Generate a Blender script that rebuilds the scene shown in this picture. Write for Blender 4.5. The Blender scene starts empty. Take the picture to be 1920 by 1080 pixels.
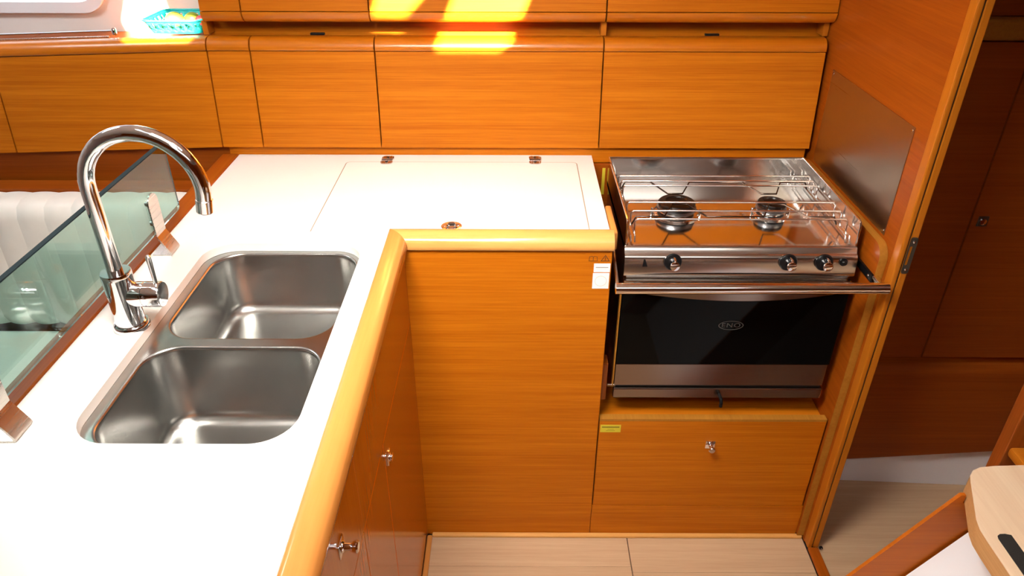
import bpy, bmesh, math, random
from mathutils import Vector, Matrix
random.seed(7)
S = bpy.context.scene
COL = S.collection

# ------------------------------------------------------------------ camera
F_PX = 1374.638
cam_d = bpy.data.cameras.new('camera')
cam_d.sensor_width = 36.0
cam_d.lens = F_PX / 1920 * 36.0
cam_d.clip_start = 0.02
cam = bpy.data.objects.new('camera', cam_d)
COL.objects.link(cam)
def _cam_matrix():
    # vertical lines meet at (956,2803), depth lines at (966,-295) of the 1920x1080 frame
    up = -Vector(((956 - 960) / F_PX, (2803 - 540) / F_PX, 1)).normalized()
    fw = Vector(((966 - 960) / F_PX, (-295 - 540) / F_PX, 1))
    fw = (fw - up * fw.dot(up)).normalized()
    rt = fw.cross(up)
    # cam image axes (x right, y down, z forward) expressed in world
    cx = Vector((rt.x, fw.x, up.x)); cy = Vector((rt.y, fw.y, up.y)); cz = Vector((rt.z, fw.z, up.z))
    m = Matrix.Identity(4)
    for i in range(3):
        m[i][0] = cx[i]; m[i][1] = -cy[i]; m[i][2] = -cz[i]
    m.translation = (0, 0, 1.62)
    return m
cam.matrix_world = _cam_matrix()
S.camera = cam

# ------------------------------------------------------------------ world, sun, daylight
w = bpy.data.worlds.new('sky')
S.world = w
w.use_nodes = True
w.node_tree.nodes['Background'].inputs[0].default_value = (0.86, 0.93, 1.0, 1)
w.node_tree.nodes['Background'].inputs[1].default_value = 1.6

def aim(o, d):
    o.rotation_euler = Vector(d).to_track_quat('-Z', 'Y').to_euler()
sun_d = bpy.data.lights.new('sun', 'SUN')
sun_d.energy = 85
sun_d.angle = math.radians(1.2)
sun_d.color = (1.0, 0.86, 0.62)
sun = bpy.data.objects.new('sun', sun_d)
COL.objects.link(sun)
SUN_DIR = (-0.25, 1.0, -0.6)
aim(sun, SUN_DIR)

def area(name, loc, direction, sx, sy, power, color):
    d = bpy.data.lights.new(name, 'AREA')
    d.shape = 'RECTANGLE'
    d.size, d.size_y = sx, sy
    d.energy = power
    d.color = color
    o = bpy.data.objects.new(name, d)
    COL.objects.link(o)
    o.location = loc
    aim(o, direction)
    return o
ghl = area('galley_hatch_daylight', (-0.23, 0.74, 1.93), (0.20, 0.60, -1), 0.55, 0.50, 15.5, (1.0, 0.95, 0.86))
ghl.data.spread = math.radians(118)
cwl = area('companionway_daylight', (0.40, 0.02, 1.93), (0.0, 0.25, -1), 1.15, 0.60, 6.0, (1.0, 0.95, 0.87))
cwl.data.spread = math.radians(130)
area('saloon_hatch_daylight', (-1.45, 1.55, 1.93), (0.0, 0.0, -1), 0.5, 0.25, 4.8, (0.95, 0.98, 1.0))

S.view_settings.view_transform = 'Standard'
S.view_settings.look = 'None'
S.view_settings.exposure = 0.67
S.view_settings.gamma = 1.0
S.view_settings.use_curve_mapping = False

# ------------------------------------------------------------------ materials
def new_mat(name):
    m = bpy.data.materials.new(name)
    m.use_nodes = True
    nt = m.node_tree
    return m, nt, nt.nodes['Principled BSDF']

def plain(name, col, rough=0.5, metal=0.0, coat=0.0, spec=0.5, noise=0.0, nscale=40.0):
    m, nt, b = new_mat(name)
    b.inputs['Base Color'].default_value = (*col, 1)
    b.inputs['Roughness'].default_value = rough
    b.inputs['Metallic'].default_value = metal
    b.inputs['Coat Weight'].default_value = coat
    b.inputs['Coat Roughness'].default_value = 0.08
    b.inputs['Specular IOR Level'].default_value = spec
    if noise:
        tc = nt.nodes.new('ShaderNodeTexCoord')
        n = nt.nodes.new('ShaderNodeTexNoise')
        n.inputs['Scale'].default_value = nscale
        n.inputs['Detail'].default_value = 4
        nt.links.new(tc.outputs['Object'], n.inputs['Vector'])
        r = nt.nodes.new('ShaderNodeValToRGB')
        r.color_ramp.elements[0].position = 0.3
        r.color_ramp.elements[1].position = 0.7
        r.color_ramp.elements[0].color = (*[c * (1 - noise) for c in col], 1)
        r.color_ramp.elements[1].color = (*[min(1, c * (1 + noise * 0.5)) for c in col], 1)
        nt.links.new(n.outputs['Fac'], r.inputs['Fac'])
        nt.links.new(r.outputs['Color'], b.inputs['Base Color'])
    return m

def wood(name, axis, light, dark, rough=0.3, coat=0.25, fine=170.0, contrast=1.0, spec=0.3):
    """veneer whose grain runs along one axis (0 x, 1 y, 2 z)"""
    m, nt, b = new_mat(name)
    tc = nt.nodes.new('ShaderNodeTexCoord')
    def layer(sc_across, sc_along, detail, rough_):
        mp = nt.nodes.new('ShaderNodeMapping')
        s = [sc_across] * 3
        s[axis] = sc_along
        mp.inputs['Scale'].default_value = s
        nt.links.new(tc.outputs['Object'], mp.inputs['Vector'])
        n = nt.nodes.new('ShaderNodeTexNoise')
        n.inputs['Scale'].default_value = 1.0
        n.inputs['Detail'].default_value = detail
        n.inputs['Roughness'].default_value = rough_
        nt.links.new(mp.outputs['Vector'], n.inputs['Vector'])
        return n
    n1 = layer(fine, 2.6, 5, 0.6)
    n2 = layer(26.0, 0.9, 3, 0.5)
    n3 = layer(fine * 3.2, 14.0, 2, 0.5)
    mx = nt.nodes.new('ShaderNodeMix'); mx.data_type = 'FLOAT'
    mx.inputs[0].default_value = 0.42
    nt.links.new(n1.outputs['Fac'], mx.inputs[2])
    nt.links.new(n2.outputs['Fac'], mx.inputs[3])
    mx2 = nt.nodes.new('ShaderNodeMix'); mx2.data_type = 'FLOAT'
    mx2.inputs[0].default_value = 0.22
    nt.links.new(mx.outputs[0], mx2.inputs[2])
    nt.links.new(n3.outputs['Fac'], mx2.inputs[3])
    r = nt.nodes.new('ShaderNodeValToRGB')
    h = 0.16 / contrast
    r.color_ramp.elements[0].position = 0.5 - h
    r.color_ramp.elements[1].position = 0.5 + h
    r.color_ramp.elements[0].color = (*dark, 1)
    r.color_ramp.elements[1].color = (*light, 1)
    nt.links.new(mx2.outputs[0], r.inputs['Fac'])
    nt.links.new(r.outputs['Color'], b.inputs['Base Color'])
    b.inputs['Roughness'].default_value = rough
    b.inputs['Specular IOR Level'].default_value = spec
    b.inputs['Coat Weight'].default_value = coat
    b.inputs['Coat Roughness'].default_value = 0.12
    bp = nt.nodes.new('ShaderNodeBump')
    bp.inputs['Strength'].default_value = 0.05
    bp.inputs['Distance'].default_value = 0.001
    nt.links.new(mx2.outputs[0], bp.inputs['Height'])
    nt.links.new(bp.outputs['Normal'], b.inputs['Normal'])
    return m

TL, TD = (0.58, 0.172, 0.006), (0.42, 0.102, 0.002)
WX = wood('teak_grain_x', 0, TL, TD, rough=0.45, coat=0.03, spec=0.15, fine=230, contrast=1.5)
WXN = wood('teak_lip_grain_x', 0, TL, TD, rough=0.32, coat=0.3)
WY = wood('teak_grain_y', 1, TL, TD, rough=0.45, coat=0.03, spec=0.15)
WZ = wood('teak_grain_z', 2, TL, TD, rough=0.45, coat=0.03, spec=0.15)
RX = wood('red_teak_grain_x', 0, (0.36, 0.080, 0.005), (0.23, 0.043, 0.002), rough=0.45, coat=0.03, spec=0.15)
RY = wood('red_teak_grain_y', 1, (0.40, 0.092, 0.005), (0.27, 0.052, 0.002), rough=0.4, coat=0.06, spec=0.2)
RZ = wood('red_teak_grain_z', 2, (0.36, 0.085, 0.012), (0.23, 0.045, 0.005))
GZ = wood('glossy_teak_grain_z', 2, (0.50, 0.115, 0.004), (0.37, 0.075, 0.002), rough=0.16, coat=0.12, contrast=0.7)
LX = wood('solid_wood_grain_x', 0, (0.74, 0.40, 0.125), (0.62, 0.29, 0.07), rough=0.26, coat=0.5, fine=70, contrast=0.6)
LY = wood('solid_wood_grain_y', 1, (0.66, 0.29, 0.075), (0.55, 0.21, 0.045), rough=0.26, coat=0.5, fine=70, contrast=0.6)
LZ = wood('solid_wood_grain_z', 2, (0.54, 0.175, 0.012), (0.42, 0.115, 0.006), rough=0.4, coat=0.08, fine=70, contrast=0.6, spec=0.2)
PLY = wood('plywood_edge', 1, (0.55, 0.30, 0.10), (0.40, 0.18, 0.045), rough=0.5, coat=0.05, fine=240, contrast=0.8)
PLYT = wood('tread_plywood_edge', 1, (0.74, 0.46, 0.20), (0.56, 0.30, 0.11), rough=0.5, coat=0.05, fine=300)
LIPW = wood('panel_lipping', 1, (0.42, 0.175, 0.022), (0.32, 0.12, 0.012), rough=0.5, coat=0.0, spec=0.2)
ASHX = wood('ash_floor_grain_x', 0, (0.60, 0.41, 0.255), (0.45, 0.285, 0.165), rough=0.34, coat=0.15, fine=110, contrast=0.8)
ASHY = wood('ash_tread_grain_y', 1, (0.88, 0.69, 0.49), (0.76, 0.54, 0.36), rough=0.42, coat=0.05, fine=80, contrast=0.8)
WHITE = plain('white_worktop', (0.86, 0.84, 0.80), 0.28, spec=0.4)
HULL = plain('white_hull_lining', (0.80, 0.79, 0.77), 0.55, noise=0.04, nscale=6)
GEL = plain('white_gelcoat', (0.86, 0.88, 0.93), 0.4)
GROOVE = plain('lid_groove_shade', (0.33, 0.27, 0.20), 0.7)  # brown tone stands in for the shade inside the lid groove
CHROME = plain('polished_chrome', (0.86, 0.86, 0.88), 0.06, metal=1.0)
DARK = plain('black_plastic', (0.006, 0.006, 0.007), 0.3, spec=0.25)
RUBBER = plain('black_rubber', (0.02, 0.018, 0.016), 0.7)
BLACKGLASS = plain('black_oven_glass', (0.002, 0.002, 0.002), 0.04, spec=0.10)
CAST = plain('burner_cap_enamel', (0.012, 0.006, 0.004), 0.30, spec=0.3)
ALU = plain('burner_aluminium', (0.22, 0.22, 0.23), 0.3, metal=1.0)
WIRE = plain('pan_support_wire', (0.10, 0.07, 0.055), 0.25, metal=1.0)
TEAL = plain('teal_plastic', (0.01, 0.36, 0.38), 0.35)
LIME = plain('lime_skin', (0.42, 0.55, 0.06), 0.35, noise=0.2, nscale=90)
REDF = plain('red_fruit', (0.45, 0.02, 0.03), 0.35)
PAPER = plain('white_sticker_paper', (0.86, 0.86, 0.84), 0.5)
GREY = plain('grey_print', (0.30, 0.29, 0.27), 0.6)
PALEP = plain('pale_print', (0.66, 0.65, 0.60), 0.6)
BROWNP = plain('brown_print', (0.10, 0.028, 0.004), 0.6)
YELLOW = plain('yellow_sticker', (0.62, 0.50, 0.03), 0.5)
GRIT = plain('anti_slip_grit', (0.022, 0.019, 0.017), 0.9, noise=0.6, nscale=900)
CREAM = plain('cream_leather', (0.86, 0.83, 0.77), 0.5, noise=0.05, nscale=14)
LOGO = plain('oven_logo_print', (0.085, 0.085, 0.085), 0.5)

def brushed(name, col, rough, axis, amt=0.10):
    m, nt, b = new_mat(name)
    b.inputs['Base Color'].default_value = (*col, 1)
    b.inputs['Metallic'].default_value = 1.0
    tc = nt.nodes.new('ShaderNodeTexCoord')
    mp = nt.nodes.new('ShaderNodeMapping')
    s = [420.0] * 3
    s[axis] = 3.0
    mp.inputs['Scale'].default_value = s
    n = nt.nodes.new('ShaderNodeTexNoise')
    n.inputs['Scale'].default_value = 1.0
    n.inputs['Detail'].default_value = 3
    nt.links.new(tc.outputs['Object'], mp.inputs['Vector'])
    nt.links.new(mp.outputs['Vector'], n.inputs['Vector'])
    mr = nt.nodes.new('ShaderNodeMapRange')
    mr.inputs['To Min'].default_value = max(0.02, rough - amt)
    mr.inputs['To Max'].default_value = rough + amt
    nt.links.new(n.outputs['Fac'], mr.inputs['Value'])
    nt.links.new(mr.outputs['Result'], b.inputs['Roughness'])
    return m
STEEL = brushed('stove_steel', (0.60, 0.56, 0.53), 0.20, 0, 0.05)
DSTEEL = brushed('oven_steel_dark_reflection', (0.30, 0.25, 0.22), 0.24, 0, 0.05)  # stove steel with a dark reflection put into its base colour
MIRROR = plain('polished_steel', (0.86, 0.84, 0.82), 0.12, metal=1.0)
SINK = plain('sink_steel', (0.45, 0.445, 0.43), 0.27, metal=1.0, noise=0.06, nscale=25)
PLATE = brushed('splash_plate_steel', (0.46, 0.39, 0.31), 0.30, 1, 0.06)
BRKT = brushed('bracket_steel', (0.64, 0.60, 0.56), 0.26, 1, 0.08)

def glass_mat(name, col, rough=0.0):
    m, nt, b = new_mat(name)
    b.inputs['Base Color'].default_value = (*col, 1)
    b.inputs['Transmission Weight'].default_value = 1.0
    b.inputs['Roughness'].default_value = rough
    b.inputs['IOR'].default_value = 1.45
    return m
GLASS = glass_mat('green_tinted_glass', (0.47, 0.75, 0.68))
GLASSEDGE = plain('glass_cut_edge', (0.012, 0.025, 0.030), 0.6, spec=0.1)
CLEAR = glass_mat('clear_window_glass', (0.97, 0.98, 0.98))

# ------------------------------------------------------------------ mesh helpers
def world_loc(o):
    v = Vector((0, 0, 0))
    while o is not None:
        v += o.location
        o = o.parent
    return v

def obj(name, bm, mat, parent=None, smooth=35, kind=None, label=None):
    """link a bmesh given in world coordinates as ONE mesh object under parent"""
    me = bpy.data.meshes.new(name)
    bmesh.ops.recalc_face_normals(bm, faces=bm.faces)
    if parent is not None:
        off = -world_loc(parent)
        bmesh.ops.translate(bm, verts=bm.verts, vec=off)
    bm.to_mesh(me)
    bm.free()
    if smooth:
        me.shade_smooth()
        me.set_sharp_from_angle(angle=math.radians(smooth))
    me.materials.append(mat)
    o = bpy.data.objects.new(name, me)
    COL.objects.link(o)
    if parent is not None:
        o.parent = parent
    if kind:
        o['kind'] = kind
    if label:
        o['label'] = label
    return o

def thing(name, label, cat, loc=(0, 0, 0), group=None, kind=None):
    o = bpy.data.objects.new(name, None)
    o.empty_display_size = 0.05
    COL.objects.link(o)
    o.location = loc
    if label: o['label'] = label
    if cat: o['category'] = cat
    if group: o['group'] = group
    if kind: o['kind'] = kind
    return o

def tag(o, label, cat, group=None):
    o['label'] = label
    o['category'] = cat
    if group: o['group'] = group
    return o

def B(): return bmesh.new()

def box(bm, x0, x1, y0, y1, z0, z1, bev=0.0, seg=2):
    vs = [bm.verts.new(p) for p in ((x0,y0,z0),(x1,y0,z0),(x1,y1,z0),(x0,y1,z0),(x0,y0,z1),(x1,y0,z1),(x1,y1,z1),(x0,y1,z1))]
    fs = [bm.faces.new([vs[i] for i in q]) for q in ((3,2,1,0),(4,5,6,7),(0,1,5,4),(1,2,6,5),(2,3,7,6),(3,0,4,7))]
    if bev > 0:
        es = set()
        for f in fs: es.update(f.edges)
        bmesh.ops.bevel(bm, geom=list(es), offset=bev, segments=seg, affect='EDGES', profile=0.5)
    return bm

def boxo(name, mat, parent, x0, x1, y0, y1, z0, z1, bev=0.0015, **k):
    k.setdefault('smooth', 0)
    return obj(name, box(B(), x0, x1, y0, y1, z0, z1, bev), mat, parent, **k)

def prism(bm, pts, axis, a, b, shift=None):
    """extrude a polygon along an axis from a to b. pts are the two other coordinates in axis order"""
    def P(p, c, s):
        p = (p[0] + s[0], p[1] + s[1])
        return {0: (c, p[0], p[1]), 1: (p[0], c, p[1]), 2: (p[0], p[1], c)}[axis]
    s2 = shift or (0, 0)
    v0 = [bm.verts.new(P(p, a, (0, 0))) for p in pts]
    v1 = [bm.verts.new(P(p, b, s2)) for p in pts]
    n = len(pts)
    for i in range(n):
        j = (i + 1) % n
        bm.faces.new((v0[i], v0[j], v1[j], v1[i]))
    bm.faces.new(list(reversed(v0)))
    bm.faces.new(v1)
    return bm

def ring(bm, c, u, v, r, n):
    return [bm.verts.new(c + u * (r * math.cos(2 * math.pi * k / n)) + v * (r * math.sin(2 * math.pi * k / n))) for k in range(n)]

def bridge(bm, a, b):
    n = len(a)
    for i in range(n):
        j = (i + 1) % n
        bm.faces.new((a[i], a[j], b[j], b[i]))

def tube(bm, pts, r, n=12, cap=True):
    pts = [Vector(p) for p in pts]
    rs = r if isinstance(r, (list, tuple)) else [r] * len(pts)
    t0 = (pts[1] - pts[0]).normalized()
    ref = Vector((0, 0, 1)) if abs(t0.z) < 0.9 else Vector((1, 0, 0))
    u = t0.cross(ref).normalized()
    prev = None
    first = last = None
    for i, p in enumerate(pts):
        if i == 0: t = pts[1] - pts[0]
        elif i == len(pts) - 1: t = pts[-1] - pts[-2]
        else: t = (pts[i + 1] - p).normalized() + (p - pts[i - 1]).normalized()
        t.normalize()
        u = (u - t * u.dot(t)).normalized()
        v = t.cross(u)
        rg = ring(bm, p, u, v, rs[i], n)
        if prev: bridge(bm, prev, rg)
        else: first = rg
        prev = rg
    if cap:
        bm.faces.new(list(reversed(first)))
        bm.faces.new(prev)
    return bm

def lathe(bm, c, axis, prof, n=24):
    """prof: list of (radius, height along axis)"""
    c = Vector(c); a = Vector(axis).normalized()
    ref = Vector((0, 0, 1)) if abs(a.z) < 0.9 else Vector((1, 0, 0))
    u = a.cross(ref).normalized(); v = a.cross(u)
    prev = None
    for (r, h) in prof:
        rg = ring(bm, c + a * h, u, v, max(r, 1e-5), n)
        if prev: bridge(bm, prev, rg)
        else: bm.faces.new(list(reversed(rg)))
        prev = rg
    bm.faces.new(prev)
    return bm

def rrect(x0, x1, y0, y1, r, seg=7):
    pts = []
    for cx, cy, a0 in ((x1 - r, y1 - r, 0), (x0 + r, y1 - r, 90), (x0 + r, y0 + r, 180), (x1 - r, y0 + r, 270)):
        for k in range(seg + 1):
            a = math.radians(a0 + 90 * k / seg)
            pts.append((cx + r * math.cos(a), cy + r * math.sin(a)))
    return pts

def plate_holes(bm, outer, holes, z0, z1, fmap=None):
    """flat plate with holes, extruded between z0 and z1; fmap maps (a,b,c) to world"""
    fmap = fmap or (lambda a, b, c: (a, b, c))
    tmp = bmesh.new()
    es = []
    for lp in [outer] + holes:
        vs = [tmp.verts.new((p[0], p[1], 0)) for p in lp]
        for i in range(len(vs)): es.append(tmp.edges.new((vs[i], vs[(i + 1) % len(vs)])))
    bmesh.ops.triangle_fill(tmp, edges=es, use_beauty=True)
    tmp.verts.index_update()
    top = {}; bot = {}
    for v in tmp.verts:
        top[v.index] = bm.verts.new(fmap(v.co.x, v.co.y, z1))
        bot[v.index] = bm.verts.new(fmap(v.co.x, v.co.y, z0))
    for f in tmp.faces:
        ids = [v.index for v in f.verts]
        bm.faces.new([top[i] for i in ids])
        bm.faces.new([bot[i] for i in reversed(ids)])
    for e in tmp.edges:
        if len(e.link_faces) == 1:
            a, b = e.verts[0].index, e.verts[1].index
            bm.faces.new((top[a], top[b], bot[b], bot[a]))
    tmp.free()
    return bm

def arc(cx, cy, r, a0, a1, n):
    return [(cx + r * math.cos(math.radians(a0 + (a1 - a0) * k / n)), cy + r * math.sin(math.radians(a0 + (a1 - a0) * k / n))) for k in range(n + 1)]

def copy_tree(o, parent=None):
    c = o.copy(); COL.objects.link(c); c.parent = parent
    for ch in list(o.children):
        copy_tree(ch, c)
    return c

def struct(name, bm, mat, **k):
    k.setdefault('smooth', 0)
    return obj(name, bm, mat, kind='structure', **k)

# ------------------------------------------------------------------ the setting: shell
YF, XS, XR, XB = 1.367, -0.232, 0.209, 0.790       # fridge face, sink-run face, fridge right edge, bulkhead face
fl = struct('floor', box(B(), -2.3, 2.3, -1.9, 2.2, -0.06, -0.014), plain('dark_bilge', (0.03, 0.02, 0.015), 0.8))
for (x0, x1, y0, y1) in ((-0.232, 0.3095, 1.2635, 1.362), (-0.232, 0.3095, 0.98, 1.2627), (-0.232, 0.3095, 0.70, 0.9792), (0.3115, 0.788, 1.2465, 1.362), (0.3115, 0.788, 0.96, 1.2457), (0.3115, 0.788, 0.70, 0.9592), (-0.232, 0.3095, -1.88, 0.698), (0.3115, 0.788, -1.88, 0.698),
                         (0.8195, 1.9, 1.12, 1.60), (0.8195, 1.9, 0.4, 1.118), (0.8195, 1.9, -1.88, 0.398), (-2.28, -0.80, -1.88, 1.9)):
    boxo('floor_board', ASHX, fl, x0, x1, y0, y1, -0.014, 0.0, 0.0008)

# bulkhead between galley and the cabin
struct('wall_right', box(B(), XB, 0.8165, 1.347, 2.2, 0.0, 1.95), RY)
bk = struct('trim_1', box(B(), 0.7885, 0.8005, 1.320, 1.347, 0.006, 1.95, 0.003), LZ)
struct('trim_2', box(B(), 0.8035, 0.8185, 1.322, 1.347, 0.006, 1.95, 0.002), LZ)
struct('trim_3', box(B(), 0.8004, 0.8036, 1.3245, 1.347, 0.012, 1.95), RUBBER)
struct('trim_4', box(B(), 0.7895, 0.8175, -0.2, 1.3205, 0.0, 0.010, 0.003), RY)
struct('wall_back', box(B(), -0.80, XB, 2.12, 2.16, 0.0, 1.95), RX)
struct('wall_left', box(B(), -2.34, -2.30, -1.9, 2.2, 0.0, 1.95), HULL)
struct('wall_behind', box(B(), -2.3, 2.3, -1.94, -1.9, 0.0, 1.95), RX)
struct('wall_far_right', box(B(), 1.95, 1.99, -1.9, 2.2, 0.0, 1.95), RY)
# hull lining with the saloon window
hw = plate_holes(B(), [(-2.3, 1.10), (-0.80, 1.10), (-0.80, 1.95), (-2.3, 1.95)], [rrect(-2.0, -1.135, 1.238, 1.56, 0.05)], 2.12, 2.17, lambda a, b, c: (a, c, b))
struct('wall_hull', hw, HULL)
wn = thing('window_1', None, None, (-1.57, 2.13, 1.238), kind='structure')
fr = plate_holes(B(), rrect(-2.02, -1.115, 1.218, 1.58, 0.065), [rrect(-1.992, -1.143, 1.246, 1.552, 0.045)], 2.108, 2.1195, lambda a, b, c: (a, c, b))
obj('window_frame', fr, GEL, wn)
obj('window_pane', box(B(), -2.0, -1.135, 2.140, 2.146, 1.238, 1.56), CLEAR, wn)
# ceiling with two open deck hatches (the sun comes through them)
h1 = [(0.125, 0.585), (0.285, 0.585), (0.305, 0.62), (0.305, 0.95), (-0.06, 0.95), (-0.06, 0.72), (0.02, 0.715), (0.085, 0.90), (0.125, 0.90)]
h2 = [(-0.66, 0.625), (-0.50, 0.625), (-0.50, 0.76), (-0.62, 0.78), (-0.69, 1.0), (-0.765, 1.0), (-0.765, 0.86)]
ce = plate_holes(B(), [(-2.34, -1.94), (1.99, -1.94), (1.99, 2.2), (-2.34, 2.2)], [h1, h2], 1.95, 1.954)
struct('ceiling', ce, HULL)

# ------------------------------------------------------------------ wall lockers
def locker_profile_low(z_top=1.2035):
    # (y, z) of the door slab: leans back slightly going up
    return [(1.850, 0.930), (1.8755, 1.172), (1.893, 1.172), (1.868, 0.930)]
def nose_low():
    p = [(1.8745, 1.174)]
    p += [(1.8985 + 0.0255 * math.cos(math.radians(a)), 1.1765 + 0.0265 * math.sin(math.radians(a))) for a in (180, 165, 150, 135, 120, 105, 90)]
    p += [(1.915, 1.203), (1.915, 1.190), (1.896, 1.174)]
    return p
def sheared(pts, x0, x1, dz0, dz1):
    bm = B()
    v0 = [bm.verts.new((x0, p[0], p[1] + dz0)) for p in pts]
    v1 = [bm.verts.new((x1, p[0], p[1] + dz1)) for p in pts]
    n = len(pts)
    for i in range(n):
        j = (i + 1) % n
        bm.faces.new((v0[i], v0[j], v1[j], v1[i]))
    bm.faces.new(list(reversed(v0))); bm.faces.new(v1)
    return bm
G = 0.0018
def lower_locker(x0, x1, label, group, dz0=0.0, dz1=0.0, latch=None):
    t = thing('wall_locker', label, 'locker', ((x0 + x1) / 2, 1.86, 0.93), group)
    d = obj('door', sheared(locker_profile_low(), x0 + G, x1 - G, dz0, dz1), WX, t)
    obj('nosing', sheared(nose_low(), x0 + G, x1 - G, dz0, dz1), WXN, d, smooth=50)
    # two fine grooves under the rounded lip are the step between slab and lip
    obj('body', sheared([(1.905, 0.935), (1.905, 1.178), (2.118, 1.178), (2.118, 0.935)], x0 + 0.001, x1 - 0.001, dz0, dz1), RX, t)
    if latch is not None:
        boxo('latch', DARK, t, latch - 0.018, latch + 0.018, 1.918, 1.928, 1.2025, 1.2075, 0.001)
    return t
gl = 'row of lower wall lockers'
lower_locker(-1.895, -1.323, 'lower teak wall locker at the left picture edge, cut off by the frame', gl, -0.032, -0.017)
lower_locker(-1.323, -0.771, 'wide lower teak wall locker above the settee, left of the narrow one', gl, -0.017, 0.0)
lower_locker(-0.771, -0.663, 'narrowest lower teak wall locker, a slim panel below the basket', gl)
lower_locker(-0.663, -0.3505, 'medium lower teak wall locker just right of the slim panel', gl, latch=-0.50)
lower_locker(-0.3505, 0.223, 'wide lower teak wall locker behind the white fridge lid with sunlit top lip', gl)
lower_locker(0.223, 0.7805, 'lower teak wall locker directly behind the stove, beside the bulkhead', gl, latch=0.50)

def upper_prof():
    return [(1.8765, 1.268), (1.900, 1.52), (1.918, 1.52), (1.895, 1.268)]
def nose_up():
    p = [(1.8755, 1.266)]
    p += [(1.902 + 0.0275 * math.cos(math.radians(a)), 1.2655 - 0.0265 * math.sin(math.radians(a))) for a in (180, 165, 150, 135, 120, 105, 90)]
    p += [(1.93, 1.239), (1.93, 1.255), (1.905, 1.266)]
    return p
def upper_locker(x0, x1, label):
    t = thing('overhead_locker', label, 'locker', ((x0 + x1) / 2, 1.89, 1.24), 'row of upper wall lockers')
    d = obj('door', sheared(upper_prof(), x0 + G, x1 - G, 0, 0), WX, t)
    obj('nosing', sheared(nose_up(), x0 + G, x1 - G, 0, 0), WXN, d, smooth=50)
    obj('body', box(B(), x0 + 0.001, x1 - 0.001, 1.932, 2.115, 1.252, 1.52), RX, t)
upper_locker(-0.770, -0.668, 'narrow upper locker beside the teal basket, rounded bottom lip')
upper_locker(-0.668, -0.3555, 'upper teak locker left of the sunlit one, top of picture')
upper_locker(-0.3555, 0.2245, 'sunlit upper teak locker with bright sun patches at the top')
upper_locker(0.2245, 0.7885, 'upper teak locker at the top right, next to the bulkhead')
# hand-hold recess between the two rows
struct('trim_5', box(B(), -0.785, 0.7885, 1.952, 1.972, 1.1785, 1.2515), WX)
for x in (-0.777, 0.2235, 0.7805):
    n = struct('trim_%d' % (6 + int(x > 0) + int(x > 0.5)), box(B(), x - 0.007, x + 0.007, 1.909, 1.952, 1.2045, 1.2385, 0.001), LZ)
# strip under the lower lockers, above the worktop
struct('trim_9', box(B(), -0.76, 0.775, 1.863, 1.885, 0.885, 0.9345), WX)
struct('trim_10', box(B(), -2.28, -0.762, 1.872, 1.89, 0.825, 0.932), RX)
struct('wall_settee', box(B(), -2.30, -0.80, 2.12, 2.16, 0.0, 1.0995), RX)
struct('trim_11', box(B(), -2.28, -0.785, 1.80, 1.86, 0.70, 0.83), RX)

# ------------------------------------------------------------------ shelf above the saloon lockers
rl = thing('shelf_rail', 'thin metal rail with a small post along the shelf below the window', 'rail', (-1.2, 1.93, 1.17))
obj('rail_strip', sheared([(1.918, 1.203), (1.922, 1.203), (1.922, 1.2065), (1.918, 1.2065)], -1.9, -1.03, -0.032, -0.008), BRKT, rl)
obj('rod', tube(B(), [(-1.9, 1.945, 1.176), (-1.03, 1.945, 1.206)], 0.0022, 8), CHROME, rl)
obj('post', lathe(B(), (-1.025, 1.94, 1.196), (0, 0, 1), [(0.006, 0), (0.006, 0.014), (0.004, 0.018)], 10), CHROME, rl)

bt = thing('storage_basket', 'teal plastic basket with holes on the shelf beside the lockers', 'basket', (-0.865, 1.99, 1.2))
def basket_mesh():
    bm = B()
    rows = [(0.0, 0.0, 1.2040), (0.004, 0, 1.2120), (0.008, 0, 1.2205), (0.012, 0, 1.2295), (0.016, 0, 1.2375)]
    def loop(g, z):
        pts = rrect(-0.922 - g, -0.797 + g * 0.6, 1.924 - g, 2.045 + g, 0.014 + g * 0.5, 3)
        # subdivide the long sides
        out = []
        for i, p in enumerate(pts):
            q = pts[(i + 1) % len(pts)]
            L = math.hypot(q[0] - p[0], q[1] - p[1])
            k = max(1, round(L / 0.006))
            for j in range(k):
                out.append((p[0] + (q[0] - p[0]) * j / k, p[1] + (q[1] - p[1]) * j / k, z))
        return out
    base_n = None
    rings = []
    for g, _, z in rows:
        lp = loop(rows[0][0], z) if False else loop(g, z)
        rings.append(lp)
    n = min(len(r) for r in rings)
    def resample(lp, n):
        m = len(lp)
        return [lp[int(i * m / n)] for i in range(n)]
    vr = [[bm.verts.new(p) for p in resample(lp, n)] for lp in rings]
    for a in range(len(vr) - 1):
        for i in range(n):
            j = (i + 1) % n
            if a in (1, 2) and (i + a) % 3 == 0:
                continue
            bm.faces.new((vr[a][i], vr[a][j], vr[a + 1][j], vr[a + 1][i]))
    bm.faces.new(list(reversed(vr[0])))
    return bm, [v.co.copy() for v in vr[-1]]
bmb, rimpts = basket_mesh()
bo = obj('basket_wall', bmb, TEAL, bt)
sm = bo.modifiers.new('thickness', 'SOLIDIFY'); sm.thickness = 0.0016
obj('basket_rim', tube(B(), [tuple(p) for p in rimpts] + [tuple(rimpts[0])], 0.0026, 6, cap=False), TEAL, bt)
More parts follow.
